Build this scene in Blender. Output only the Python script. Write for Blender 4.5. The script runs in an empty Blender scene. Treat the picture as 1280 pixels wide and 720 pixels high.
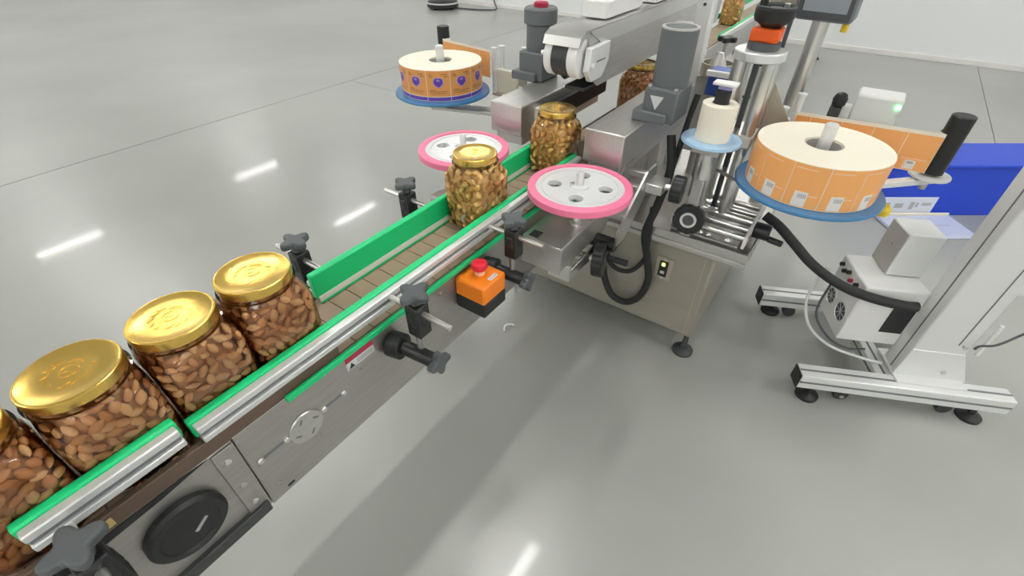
import bpy, bmesh, math, random
from mathutils import Vector, Matrix, Euler
random.seed(7)
R = math.radians
scene = bpy.context.scene
COL = scene.collection

# ------------------------------------------------------------------ camera
cam_d = bpy.data.cameras.new('camera')
cam = bpy.data.objects.new('camera', cam_d)
COL.objects.link(cam)
cam.location = (0, 0, 1.475)
cam.rotation_euler = (R(90 - 39.335), 0, R(35.08 - 90))
cam_d.sensor_width = 36
cam_d.lens = 587.53 / 1280 * 36
cam_d.clip_start = 0.01
scene.camera = cam
# ------------------------------------------------------------------ world / light / exposure
world = bpy.data.worlds.new('world')
scene.world = world
world.use_nodes = True
world.node_tree.nodes['Background'].inputs[0].default_value = (0.9, 0.95, 1, 1)
world.node_tree.nodes['Background'].inputs[1].default_value = 0.15
scene.view_settings.view_transform = 'Standard'
scene.view_settings.look = 'None'
scene.view_settings.gamma = 1
scene.view_settings.use_curve_mapping = False
scene.view_settings.exposure = 0.97
LAMP = 44.0            # strength of the ceiling light tubes
CEIL = 4.5

# ------------------------------------------------------------------ materials
MATS = {}
def mat(name, col, rough=0.5, metal=0.0, spec=0.5, noise=None, bump=None, emit=None, coat=0):
    m = bpy.data.materials.new(name); m.use_nodes = True
    nt = m.node_tree; b = nt.nodes['Principled BSDF']
    b.inputs['Base Color'].default_value = (*col, 1)
    b.inputs['Roughness'].default_value = rough
    b.inputs['Metallic'].default_value = metal
    b.inputs['Specular IOR Level'].default_value = spec
    if coat: b.inputs['Coat Weight'].default_value = coat; b.inputs['Coat Roughness'].default_value = .06
    if emit:
        b.inputs['Emission Color'].default_value = (*emit[0], 1); b.inputs['Emission Strength'].default_value = emit[1]
    tc = nt.nodes.new('ShaderNodeTexCoord')
    if noise:                                   # (scale, amount, stretch)
        sc, amt, st = noise
        mp = nt.nodes.new('ShaderNodeMapping'); mp.inputs['Scale'].default_value = st
        nt.links.new(tc.outputs['Object'], mp.inputs[0])
        n = nt.nodes.new('ShaderNodeTexNoise'); n.inputs['Scale'].default_value = sc; n.inputs['Detail'].default_value = 5
        nt.links.new(mp.outputs[0], n.inputs['Vector'])
        mr = nt.nodes.new('ShaderNodeMapRange'); mr.inputs[1].default_value = .3; mr.inputs[2].default_value = .7
        mr.inputs[3].default_value = 1 - amt; mr.inputs[4].default_value = 1 + amt
        nt.links.new(n.outputs[0], mr.inputs[0])
        mx = nt.nodes.new('ShaderNodeVectorMath'); mx.operation = 'SCALE'
        mx.inputs[0].default_value = col
        nt.links.new(mr.outputs[0], mx.inputs['Scale'])
        nt.links.new(mx.outputs[0], b.inputs['Base Color'])
    if bump:
        n2 = nt.nodes.new('ShaderNodeTexNoise'); n2.inputs['Scale'].default_value = bump[0]; n2.inputs['Detail'].default_value = 3
        nt.links.new(tc.outputs['Object'], n2.inputs['Vector'])
        bp = nt.nodes.new('ShaderNodeBump'); bp.inputs['Strength'].default_value = bump[1]; bp.inputs['Distance'].default_value = bump[2]
        nt.links.new(n2.outputs[0], bp.inputs['Height']); nt.links.new(bp.outputs[0], b.inputs['Normal'])
    MATS[name] = m
    return m

mat('concrete', (.355, .362, .335), .30, 0, .6, (.55, .13, (1, 1, 1)), (2.0, .04, .02), coat=.13)
mat('joint', (.12, .12, .115), .8)
mat('wall_paint', (.88, .895, .90), .6)
mat('ceiling_paint', (.72, .73, .72), .7)
mat('trim_paint', (.85, .83, .81), .5)
mat('lamp_glow', (.9, .9, .9), .5, emit=((1, .985, .95), LAMP))
mat('steel', (.58, .565, .54), .36, .9, .5, (14, .06, (1, 12, 12)))
mat('steel_panel', (.43, .41, .385), .42, .75, .5, (10, .07, (1, 10, 10)))
mat('steel_bright', (.70, .69, .67), .28, .92)
mat('steel_cabinet', (.40, .37, .315), .45, .55, .5, (6, .05, (1, 1, 4)))
mat('aluminium', (.78, .79, .79), .38, .55)
mat('alu_white', (.80, .81, .80), .35, .25)
mat('alu_groove', (.22, .23, .24), .5, .4)
mat('green', (.008, .62, .215), .38, 0, .5)
mat('black', (.016, .017, .018), .42)
mat('black_grey', (.045, .048, .05), .5)
mat('rubber', (.02, .02, .022), .65)
mat('charcoal', (.085, .095, .10), .45)
mat('belt_tan', (.40, .285, .205), .55, 0, .4, (8, .08, (1, 1, 1)))
mat('belt_edge', (.13, .085, .06), .5)
mat('pink', (.95, .22, .38), .45)
mat('wheel_white', (.80, .81, .83), .3, .2)
mat('gold', (.80, .53, .13), .25, .92, .5, None, (30, .08, .003))
mat('motor_grey', (.135, .15, .155), .45, .1)
mat('orange', (.95, .24, .01), .35)
mat('orange_red', (.85, .11, .008), .4)
mat('estop_red', (.78, .015, .04), .3)
mat('white_paint', (.82, .82, .80), .4)
mat('cream_paper', (.90, .84, .70), .6)
mat('core_card', (.45, .43, .40), .6)
mat('label_orange', (.95, .45, .15), .35)
mat('label_orange_dark', (.80, .36, .11), .35)
mat('label_ink', (.34, .16, .03), .45)
mat('label_white', (.85, .80, .76), .4)
mat('label_line', (.95, .62, .42), .4)
mat('label_purple', (.13, .06, .42), .35)
mat('label_pale_purple', (.42, .36, .72), .4)
mat('ink_grey', (.42, .42, .44), .5)
mat('disc_blue', (.06, .22, .45), .2, 0, .6)
mat('disc_pale_blue', (.38, .58, .80), .3)
mat('bin_blue', (.015, .065, .62), .42)
mat('placard', (.72, .75, .82), .4)
mat('film', (.60, .64, .80), .25)
mat('sticker_red', (.42, .02, .06), .4)
mat('sticker_white', (.62, .64, .64), .4)
mat('yellow', (.80, .58, .03), .4)
mat('amber', (.55, .40, .16), .4)
mat('led_green', (.1, .8, .2), .4, emit=((.1, 1, .25), 5))
mat('led_yellow', (.6, .9, .1), .4, emit=((.65, 1, .1), 4))
mat('screen', (.32, .36, .40), .15)
mat('monitor_grey', (.20, .225, .25), .4)
mat('tan_metal', (.50, .46, .38), .4, .6)
mat('blue_part', (.03, .09, .40), .4)
mat('acrylic_yellow', (.72, .71, .58), .3)

def clear_plastic():
    m = bpy.data.materials.new('clear_plastic'); m.use_nodes = True; nt = m.node_tree; nt.nodes.clear()
    o = nt.nodes.new('ShaderNodeOutputMaterial'); t = nt.nodes.new('ShaderNodeBsdfTransparent'); g = nt.nodes.new('ShaderNodeBsdfGlossy')
    t.inputs[0].default_value = (.985, .985, .98, 1); g.inputs['Roughness'].default_value = .06; g.inputs[0].default_value = (1, 1, 1, 1)
    f = nt.nodes.new('ShaderNodeFresnel'); f.inputs[0].default_value = 1.5
    mx = nt.nodes.new('ShaderNodeMixShader')
    nt.links.new(f.outputs[0], mx.inputs[0]); nt.links.new(t.outputs[0], mx.inputs[1]); nt.links.new(g.outputs[0], mx.inputs[2])
    nt.links.new(mx.outputs[0], o.inputs[0]); MATS['clear'] = m
clear_plastic()

def nut_mat(name, cols):
    m = bpy.data.materials.new(name); m.use_nodes = True; nt = m.node_tree; b = nt.nodes['Principled BSDF']
    oi = nt.nodes.new('ShaderNodeObjectInfo'); ge = nt.nodes.new('ShaderNodeNewGeometry')
    ad = nt.nodes.new('ShaderNodeMath'); ad.operation = 'ADD'; fr = nt.nodes.new('ShaderNodeMath'); fr.operation = 'FRACT'
    nt.links.new(oi.outputs['Random'], ad.inputs[0]); nt.links.new(ge.outputs['Random Per Island'], ad.inputs[1]); nt.links.new(ad.outputs[0], fr.inputs[0])
    cr = nt.nodes.new('ShaderNodeValToRGB'); e = cr.color_ramp.elements
    for i, c in enumerate(cols):
        p = i / (len(cols) - 1)
        el = e[0] if i == 0 else (e[1] if i == len(cols) - 1 else e.new(p))
        el.position = p; el.color = (*c, 1)
    nt.links.new(fr.outputs[0], cr.inputs[0])
    tc = nt.nodes.new('ShaderNodeTexCoord'); n = nt.nodes.new('ShaderNodeTexNoise'); n.inputs['Scale'].default_value = 160
    nt.links.new(tc.outputs['Object'], n.inputs['Vector'])
    bp = nt.nodes.new('ShaderNodeBump'); bp.inputs['Strength'].default_value = .25; bp.inputs['Distance'].default_value = .002
    nt.links.new(n.outputs[0], bp.inputs['Height']); nt.links.new(bp.outputs[0], b.inputs['Normal'])
    nt.links.new(cr.outputs[0], b.inputs['Base Color']); b.inputs['Roughness'].default_value = .55
    MATS[name] = m
nut_mat('almond', [(.64, .27, .085), (.82, .42, .155), (.72, .34, .115), (.88, .54, .24)])
nut_mat('mixed', [(.90, .55, .19), (.95, .66, .30), (.82, .40, .12), (.92, .60, .22), (.80, .52, .15)])
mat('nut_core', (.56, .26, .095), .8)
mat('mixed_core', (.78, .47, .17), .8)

# ------------------------------------------------------------------ mesh builder
class MB:
    def __init__(s, T=None): s.v = []; s.f = []; s.T = T or Matrix.Identity(4)
    def add(s, vs, fs):
        o = len(s.v); s.v += [tuple(s.T @ Vector(p)) for p in vs]; s.f += [tuple(i + o for i in f) for f in fs]; return s
    def box(s, x0, x1, y0, y1, z0, z1, M=None):
        vs = [(x, y, z) for z in (z0, z1) for y in (y0, y1) for x in (x0, x1)]
        if M: vs = [tuple(M @ Vector(p)) for p in vs]
        return s.add(vs, [(0, 2, 3, 1), (4, 5, 7, 6), (0, 1, 5, 4), (1, 3, 7, 5), (3, 2, 6, 7), (2, 0, 4, 6)])
    def lathe(s, prof, c=(0, 0, 0), axis=(0, 0, 1), n=32, cap=True, phase=0):
        q = Vector((0, 0, 1)).rotation_difference(Vector(axis).normalized()); c = Vector(c); vs = []; fs = []
        for r, z in prof:
            for i in range(n):
                a = 2 * math.pi * i / n + phase
                vs.append(tuple(c + q @ Vector((r * math.cos(a), r * math.sin(a), z))))
        for j in range(len(prof) - 1):
            for i in range(n):
                k = (i + 1) % n
                fs.append((j * n + i, j * n + k, (j + 1) * n + k, (j + 1) * n + i))
        if cap:
            fs.append(tuple(range(n))[::-1]); m = (len(prof) - 1) * n; fs.append(tuple(range(m, m + n)))
        return s.add(vs, fs)
    def cyl(s, p0, p1, r, n=24, r1=None):
        p0 = Vector(p0); p1 = Vector(p1); d = p1 - p0
        return s.lathe([(r, 0), (r if r1 is None else r1, d.length)], p0, d, n)
    def ring(s, ro, ri, z0, z1, c=(0, 0, 0), axis=(0, 0, 1), n=40):
        pr = [(ri, z0), (ro, z0), (ro, z1), (ri, z1), (ri, z0)]
        return s.lathe(pr, c, axis, n, cap=False)
    def prism(s, poly, z0, z1, M=None):
        n = len(poly); vs = [(x, y, z0) for x, y in poly] + [(x, y, z1) for x, y in poly]
        if M: vs = [tuple(M @ Vector(p)) for p in vs]
        fs = [tuple(range(n))[::-1], tuple(range(n, 2 * n))] + [(i, (i + 1) % n, n + (i + 1) % n, n + i) for i in range(n)]
        return s.add(vs, fs)
    def tube(s, pts, r, n=10, sub=6):
        P = [Vector(p) for p in pts]; Q = []
        if len(P) > 2 and sub > 1:
            E = [2 * P[0] - P[1]] + P + [2 * P[-1] - P[-2]]
            for i in range(1, len(E) - 2):
                for k in range(sub):
                    t = k / sub; a, b, c, d = E[i - 1:i + 3]
                    Q.append(.5 * ((2 * b) + (c - a) * t + (2 * a - 5 * b + 4 * c - d) * t * t + (3 * b - a - 3 * c + d) * t ** 3))
            Q.append(P[-1])
        else: Q = P
        vs = []; fs = []; up = None
        for i, p in enumerate(Q):
            t = (Q[min(i + 1, len(Q) - 1)] - Q[max(i - 1, 0)]).normalized()
            if up is None: up = t.orthogonal().normalized()
            up = (up - t * up.dot(t)).normalized(); w = t.cross(up)
            for k in range(n):
                a = 2 * math.pi * k / n; vs.append(tuple(p + up * r * math.cos(a) + w * r * math.sin(a)))
        for i in range(len(Q) - 1):
            for k in range(n):
                l = (k + 1) % n; fs.append((i * n + k, i * n + l, (i + 1) * n + l, (i + 1) * n + k))
        fs.append(tuple(range(n))[::-1]); m = (len(Q) - 1) * n; fs.append(tuple(range(m, m + n)))
        return s.add(vs, fs)
    def mesh(s, name, m, smooth=35):
        me = bpy.data.meshes.new(name); me.from_pydata(s.v, [], s.f)
        bm = bmesh.new(); bm.from_mesh(me); bmesh.ops.recalc_face_normals(bm, faces=bm.faces); bm.to_mesh(me); bm.free()
        if smooth:
            me.shade_smooth(); me.set_sharp_from_angle(angle=R(smooth))
        me.materials.append(MATS[m]); return me
    def build(s, name, m, parent=None, bevel=0, smooth=35, label=None):
        """one mesh object; coordinates are world coordinates, kept under the parent"""
        me = s.mesh(name, m, smooth)
        o = bpy.data.objects.new(name, me); COL.objects.link(o)
        if parent is not None:
            o.parent = parent
            o.matrix_parent_inverse = (Matrix.Translation(parent.location) @ parent.rotation_euler.to_matrix().to_4x4()).inverted() if parent.type == 'EMPTY' else Matrix.Identity(4)
        if bevel:
            b = o.modifiers.new('bevel', 'BEVEL'); b.width = bevel; b.segments = 2; b.limit_method = 'ANGLE'; b.angle_limit = R(40)
        if label: o['label'] = label
        return o
def B(name, m, parent, x0, x1, y0, y1, z0, z1, bevel=.002, T=None, label=None):
    return MB(T).box(x0, x1, y0, y1, z0, z1).build(name, m, parent, bevel, label=label)
def tag(o, label, cat, group=None):
    o['label'] = label; o['category'] = cat
    if group: o['group'] = group
    return o
def thing(name, label, cat, loc=(0, 0, 0), group=None):
    o = bpy.data.objects.new(name, None); o.empty_display_size = .05; COL.objects.link(o); o.location = loc
    return tag(o, label, cat, group)
def structure(o): o['kind'] = 'structure'; return o
def stuff(o): o['kind'] = 'stuff'; return o
def frame_at(x, y, z=0, rz=0): return Matrix.Translation((x, y, z)) @ Matrix.Rotation(rz, 4, 'Z')
def circle(r, n=24, cx=0, cy=0): return [(cx + r * math.cos(2 * math.pi * i / n), cy + r * math.sin(2 * math.pi * i / n)) for i in range(n)]

# ------------------------------------------------------------------ the setting
X0, X1, Y0, Y1 = -8.0, 7.92, -7.5, 15.5
fl = structure(MB().box(X0, X1, Y0, Y1, -.2, -.012).build('floor', 'joint'))
rows = [(Y0, -1.062, [X0, X1]), (-1.062, 4.47, [X0, -2.18, 3.35, X1]), (4.47, Y1, [X0, X1])]
for ya, yb, xs in rows:
    for i in range(len(xs) - 1):
        ga = .0025 if ya < 4 else .005; gb = .005 if yb < 10 and yb > 4 else .0025
        MB().box(xs[i] + .0025, xs[i + 1] - .0025, ya + ga, yb - gb, -.012, 0).build('floor_slab', 'concrete', fl)
structure(MB().box(X1, X1 + .15, Y0, Y1, 0, CEIL).build('wall_far', 'wall_paint'))
structure(MB().box(X0 - .15, X0, Y0, Y1, 0, CEIL).build('wall_near', 'wall_paint'))
structure(MB().box(X0, X1, Y1, Y1 + .15, 0, CEIL).build('wall_left', 'wall_paint'))
structure(MB().box(X0, X1, Y0 - .15, Y0, 0, CEIL).build('wall_right', 'wall_paint'))
structure(MB().box(X0, X1, Y0, Y1, CEIL, CEIL + .15).build('ceiling', 'ceiling_paint'))
structure(MB().box(X1 - .015, X1, Y0, Y1, 0, .06).build('baseboard_far', 'trim_paint', bevel=.004))
fm = None
for lx0 in (-7.0, -3.1, 1.5, 6.05):
    for ly in (-6.7, -2.8, 1.15, 5.05, 8.95, 13.15):
        lx = lx0
        if lx > 5 and ly in (-2.8, 1.15): lx = 6.9 if ly > 0 else 3.3  # two lamps added off the grid to brighten the far wall, floor streaks hidden
        t = thing('ceiling_light', 'white strip light fixed to the high ceiling above the hall', 'ceiling light', (lx, ly, CEIL), 'ceiling strip lights')
        if fm is None:
            h = MB().prism([(-.09, 0), (.09, 0), (.07, -.05), (-.07, -.05)], -.62, .62, Matrix(((0, 0, 1, 0), (1, 0, 0, 0), (0, 1, 0, 0), (0, 0, 0, 1)))).mesh('housing', 'white_paint')
            d = MB().box(-.6, .6, -.065, .065, -.062, -.0505).mesh('diffuser', 'lamp_glow', 0)
            fm = (h, d)
        for nm, me in zip(('housing', 'diffuser'), fm):
            o = bpy.data.objects.new(nm, me); COL.objects.link(o); o.parent = t

# ------------------------------------------------------------------ conveyor
BZ, CY = .77, .75
conv = thing('chain_conveyor', 'stainless steel chain conveyor carrying the nut jars into the labelling machine', 'conveyor', (.5, CY, 0))
slat = None
for k in range(60):
    x = -.95 + k * .05
    if x > 2.3: break
    if slat is None:
        sb = MB(Matrix.Identity(4)); sb.box(-.0238, .0238, -.088, .088, -.012, 0); slat = sb.mesh('belt_slat', 'belt_tan', 0)
    o = bpy.data.objects.new('belt_slat', slat); COL.objects.link(o); o.parent = conv; o.location = (x - .5, 0, BZ)
B('belt_bed', 'belt_edge', conv, -.97, 2.35, CY - .087, CY + .087, BZ - .035, BZ - .0125, 0)
# near side panels (the seam stands at X .097)
B('side_panel', 'steel_panel', conv, .0985, 2.35, .650, .655, .546, .772, .0015)
B('side_panel', 'steel_panel', conv, -.97, .0965, .652, .656, .575, .768, .0015)
B('side_panel', 'steel_panel', conv, -.97, 2.35, .845, .850, .546, .772, .0015)
B('joint_flange', 'steel_panel', conv, .058, .0965, .6475, .652, .555, .765, .0015)
B('bottom_channel', 'black_grey', conv, -.97, .092, .640, .70, .548, .577, .003)
B('bottom_plate', 'steel_panel', conv, .0985, 2.35, .655, .845, .546, .551, 0)
B('wear_strip', 'belt_edge', conv, -.97, .33, .652, .664, .7685, .80, .002)
B('edge_strip', 'green', conv, .20, 1.30, .6405, .650, .764, .779, .003, label='green wear strip')
for x in (-.135,):
    B('tag_strip', 'amber', conv, x, x + .06, .6495, .6518, .7765, .7935, .001, label='small amber plastic strip')
MB().prism([(-.16, .750), (-.02, .757), (.055, .7665), (.02, .7685), (-.16, .7685)], -.6522, -.6508, Matrix(((1, 0, 0, 0), (0, 0, -1, 0), (0, 1, 0, 0), (0, 0, 0, 1)))).build('panel_cutout', 'black', conv)
# round slotted plate and the two tension slots
pl = MB().lathe([(.036, 0), (.038, .0015), (.036, .004)], (.214, .650, .671), (0, -1, 0), 40).build('slotted_plate', 'steel', conv)
for a in (20, 110, 200, 290):
    cx, cz = .214 + .023 * math.cos(R(a)), .671 + .023 * math.sin(R(a))
    M = Matrix.Translation((cx, .6462, cz)) @ Matrix.Rotation(R(-a + 55), 4, 'Y')
    MB().box(-.0065, .0065, -.0004, .0004, -.0022, .0022, M).build('slot', 'alu_groove', pl)
for xa, xb in ((.117, .172), (.258, .308)):
    B('tension_slot', 'alu_groove', conv, xa, xb, .6492, .6500, .674, .681, 0)
    for x in (xa, xb):
        MB().lathe([(.007, 0), (.007, .003), (.005, .005)], (x, .650, .6775), (0, -1, 0), 12).build('bolt', 'steel_bright', conv)
for x, z in ((.075, .735), (.075, .66), (.075, .60)):
    MB().lathe([(.006, 0), (.006, .003), (.004, .004)], (x, .6475, z), (0, -1, 0), 10).build('bolt', 'steel_bright', conv)
for x, z in ((.125, .585), (.235, .615), (.52, .62), (.62, .735), (.36, .70)):
    MB().lathe([(.005, 0), (.005, .002), (.003, .003)], (x, .650, z), (0, -1, 0), 10).build('bolt', 'steel_panel', conv)
B('drain_slot', 'black', conv, .135, .15, .6493, .650, .556, .562, 0)
# black round cap on the drive end
cap = MB().lathe([(.058, 0), (.062, .004), (.062, .014), (.056, .020), (.046, .021), (.043, .018), (.02, .0175)], (-.020, .652, .674), (0, -1, 0), 40).build('drive_cap', 'black', conv, label='round black plastic cap')
M = Matrix.Translation((-.005, .634, .668)) @ Matrix.Rotation(R(-35), 4, 'Y')
MB().box(-.014, .014, -.0008, .0008, -.003, .003, M).build('cap_mark', 'ink_grey', cap)
# warning sticker on the panel
B('warning_sticker', 'sticker_white', conv, .332, .405, .6490, .6500, .722, .762, 0, label='small red and white warning sticker')
st = [c for c in conv.children if c.name.startswith('warning_sticker')][0]
B('sticker_band', 'sticker_red', st, .332, .405, .6484, .6490, .743, .762, 0)
MB().prism([(.337, .7245), (.352, .7245), (.3445, .738)], 0, .0006, Matrix(((1, 0, 0, 0), (0, 0, -1, .649), (0, 1, 0, 0), (0, 0, 0, 1)))).build('sticker_mark', 'black', st)
for i in range(2): B('sticker_mark', 'ink_grey', st, .358, .40, .6485, .649, .727 + i * .006, .7295 + i * .006, 0)
# conveyor legs further on, under the machine
for x, y in ((-.7, .665), (-.7, .835)):
    B('leg', 'steel', conv, x - .02, x + .02, y - .015, y + .015, .03, .575, .002)
    MB().lathe([(.03, 0), (.028, .012), (.01, .018), (.01, .04)], (x, y, 0), n=16).build('foot', 'rubber', conv)

# ------------------------------------------------------------------ guide rails
def guide_rail(label, x0, x1, side, ytop, ztop, low=False):
    """side -1: rail on the camera's side of the belt, +1: far side; ytop: inner face"""
    t = thing('guide_rail', label, 'guide rail', ((x0 + x1) / 2, ytop, BZ))
    s = side
    def yb(a, b): return (ytop + s * a, ytop + s * b) if s > 0 else (ytop + s * b, ytop + s * a)
    y0, y1 = yb(0, .017)
    B('rail_strip', 'green', t, x0, x1, y0, y1, ztop - (.066 if side > 0 else .038), ztop, .0035, label='green plastic strip')
    if low: zs_ = .024
    else: zs_ = 0
    y0, y1 = yb(.017, .034)
    B('rail_profile', 'aluminium', t, x0 + .004, x1 - .004, y0, y1, ztop - zs_ - .018, ztop - zs_ - .004, .0025)
    y0, y1 = yb(.017, .029)
    B('rail_groove', 'alu_groove', t, x0 + .006, x1 - .006, y0, y1, ztop - zs_ - .027, ztop - zs_ - .018, 0)
    y0, y1 = yb(.017, .035)
    B('rail_profile', 'aluminium', t, x0 + .004, x1 - .004, y0, y1, ztop - zs_ - .040, ztop - zs_ - .027, .0025)
    if low:
        y0, y1 = yb(-.004, .0)
        B('rail_lip', 'label_white', t, x0 + .004, x1, y0, y1, BZ + .006, BZ + .020, .001)
        y0, y1 = yb(-.006, .0)
        B('rail_lip', 'green', t, x0 + .004, x1, y0, y1, BZ + .001, BZ + .006, .001)
    return t
guide_rail('short green and aluminium guide rail beside the front jars, nearest the round black cap', -.150, .052, -1, .684, .862)
guide_rail('long green and aluminium guide rail on the near side, above the orange box', .062, 1.32, -1, .682, .842)
guide_rail('green guide rail on the far side of the belt behind the middle jar', .405, 1.30, 1, .818, .848, True)

# ------------------------------------------------------------------ rail clamps
def star_knob(mb, c, r, h, lobes=4, axis=(0, 0, 1)):
    n = 40; poly = []
    for i in range(n):
        a = 2 * math.pi * i / n; rr = r * (.78 + .22 * math.cos(lobes * a)); poly.append((rr * math.cos(a), rr * math.sin(a)))
    q = Vector((0, 0, 1)).rotation_difference(Vector(axis).normalized()).to_matrix().to_4x4()
    mb.prism(poly, 0, h, Matrix.Translation(c) @ q)
def rail_clamp(label, x, side):
    s = side; y = lambda d: CY + s * d
    t = thing('rail_clamp', label, 'clamp', (x, y(.10), .70), 'black clamps holding the guide rails')
    def yb(a, b): return min(y(a), y(b)), max(y(a), y(b))
    MB().cyl((x, y(.090), .826), (x, y(.268), .826), .0065, 12).build('rod', 'steel_bright', t)
    m = MB(); m.lathe([(.021, .0), (.021, .03), (.016, .034)], (x, y(.178), .796), n=20)
    ya, yb_ = yb(.160, .196); m.box(x - .018, x + .018, ya, yb_, .765, .846)
    m.build('clamp_block', 'black', t, .003)
    m = MB(); m.cyl((x, y(.178), .845), (x, y(.178), .866), .012, 16)
    star_knob(m, (x, y(.178), .864), .036, .016, 4); m.build('top_knob', 'charcoal', t, .004)
    m = MB(); m.cyl((x - .006, y(.178), .69), (x - .006, y(.178), .77), .0075, 12); m.build('post', 'steel', t)
    m = MB(); m.cyl((x - .03, y(.106), .715), (x - .022, y(.140), .715), .030, 20); m.cyl((x - .022, y(.138), .715), (x - .006, y(.215), .703), .017, 16)
    m.build('swivel_arm', 'black', t, .002)
    m = MB(); star_knob(m, (x - .004, y(.217), .703), .031, .018, 4, (0, s, 0)); m.build('side_knob', 'charcoal', t, .004)
    MB().cyl((x - .006, y(.196), .655), (x - .006, y(.196), .69), .008, 12).build('stub', 'steel', t)
rail_clamp('black clamp on the near rail between the red sticker and the orange box', .475, -1)
rail_clamp('black clamp on the near rail between the orange box and the pink wheel', .822, -1)
rail_clamp('black clamp behind the belt, left of the middle nut jar', .806, 1)
rail_clamp('black clamp behind the belt, just right of the third gold lid', .452, 1)
rail_clamp('blurred black clamp at the bottom left corner beneath the nearest rail end', -.108, -1)

# ------------------------------------------------------------------ nut jars
def sup(a, n, th):
    c, s = abs(math.cos(th)), abs(math.sin(th)); return a / (c ** n + s ** n) ** (1 / n)
JPROF = [(.0, .054, 3.5), (.002, .060, 4), (.008, .065, 4.5), (.016, .0668, 5), (.075, .0672, 5), (.140, .0672, 5), (.152, .0664, 4.4), (.162, .0646, 3.3), (.170, .0620, 2.4), (.175, .0603, 2), (.1795, .0600, 2), (.1803, .0665, 2), (.1825, .0665, 2), (.1832, .0595, 2), (.200, .0595, 2)]
def jar_body(neck=1.0):
    n = 48; vs = []; fs = []
    for z, a, e in JPROF:
        if e == 5: e = 6.2
        if z > .166: a *= neck
        for i in range(n):
            th = 2 * math.pi * (i + .5) / n; r = sup(a, e, th); vs.append((r * math.cos(th), r * math.sin(th), z))
    for j in range(len(JPROF) - 1):
        for i in range(n):
            k = (i + 1) % n; fs.append((j * n + i, j * n + k, (j + 1) * n + k, (j + 1) * n + i))
    fs.append(tuple(range(n))[::-1])
    m = MB(); m.add(vs, fs); return m.mesh('jar_body', 'clear', 50)
def jar_lid(k=1.0):
    m = MB(); n = 64; prof = [(.0615, .1880), (.0632, .1885), (.0632, .2015), (.0625, .2038), (.0605, .205), (.0585, .2048), (.0575, .2042), (.030, .2042), (.002, .2042)]
    return m.lathe([(r * k, z) for r, z in prof], n=n).mesh('lid', 'gold', 40)
def lid_emblem():
    m = MB(); z0, z1 = .2040, .2051
    for sgn in (-1, 1):
        for k in range(5):                       # two curved sprigs of leaves
            a = R(215 + sgn * (25 + k * 24)) if False else R(270 + sgn * (22 + k * 26)); c = Vector((.027 * math.cos(a), .027 * math.sin(a)))
            t = a + math.pi / 2 * sgn + .5 * sgn
            L, W = .0075, .0026
            pts = [(-L, 0), (-L * .3, W), (L * .4, W * .8), (L, 0), (L * .4, -W * .8), (-L * .3, -W)]
            m.prism([(c.x + p * math.cos(t) - q * math.sin(t), c.y + p * math.sin(t) + q * math.cos(t)) for p, q in pts], z0, z1)
    m.ring(.0125, .0105, z0, z1, n=28)
    m.prism([(-.006, -.004), (0, .007), (.006, -.004), (0, -.001)], z0, z1)
    for y, w in ((.018, .010), (.0225, .007)): m.box(-w, w, y - .0011, y + .0011, z0, z1)
    return m.mesh('lid_emblem', 'gold', 40)
JB, JL, JE = (jar_body(), jar_body(.925)), (jar_lid(), jar_lid(.925)), lid_emblem()
def jar(label, x, model=0, rz=0, y=CY, z=BZ, group='nut jars with gold lids'):
    t = thing('nut_jar', label, 'jar', (x, y, z), group)
    t.rotation_euler.z = rz
    bo = bpy.data.objects.new('jar_body', JB[model]); COL.objects.link(bo); bo.parent = t; bo['label'] = 'clear plastic jar body'
    li = bpy.data.objects.new('lid', JL[model]); COL.objects.link(li); li.parent = t; li['label'] = 'gold screw lid'; li.rotation_euler.z = R(-50)
    em = bpy.data.objects.new('lid_emblem', JE); COL.objects.link(em); em.parent = li
    return t

def almond_mesh(name, m, kind):
    vs = []; fs = []; n = 7
    if kind == 'almond': rings = [(-1, .0), (-.82, .42), (-.35, .93), (.25, .98), (.72, .58), (1, .0)]; L, W, T = .0120, .0076, .0050
    elif kind == 'round': rings = [(-1, .0), (-.75, .68), (-.2, 1), (.35, .96), (.8, .6), (1, .0)]; L, W, T = .0090, .0082, .0070
    if kind in ('almond', 'round'):
        for t, r in rings:
            for i in range(n):
                a = 2 * math.pi * i / n; vs.append((t * L, r * W * math.cos(a), r * T * math.sin(a)))
        N = len(rings)
    else:                                        # cashew: a bent taper
        N = 7
        for j in range(N):
            t = j / (N - 1); a = R(-85 + 170 * t); c = Vector((.0085 * math.sin(a), .0085 * math.cos(a) - .005, 0))
            rr = .0058 * (math.sin(math.pi * (.07 + .86 * t)) ** .55) * (1.1 - .25 * t)
            if j in (0, N - 1): rr = .0012
            dr = Vector((math.sin(a), math.cos(a), 0))
            for i in range(n):
                b = 2 * math.pi * i / n; p = c + dr * rr * math.cos(b) + Vector((0, 0, 1)) * rr * .9 * math.sin(b); vs.append(tuple(p))
    for j in range(N - 1):
        for i in range(n):
            k = (i + 1) % n; fs.append((j * n + i, j * n + k, (j + 1) * n + k, (j + 1) * n + i))
    fs.append(tuple(range(n))[::-1]); fs.append(tuple(range((N - 1) * n, N * n)))
    mb = MB(); mb.add(vs, fs); return mb, mb.mesh(name, m, 80)
AM = almond_mesh('almond', 'almond', 'almond')
MX = [almond_mesh('cashew_nut', 'mixed', 'cashew'), almond_mesh('round_nut', 'mixed', 'round'), almond_mesh('almond', 'mixed', 'almond')]
CAMV = Vector((0, 0, 1.475))
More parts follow.
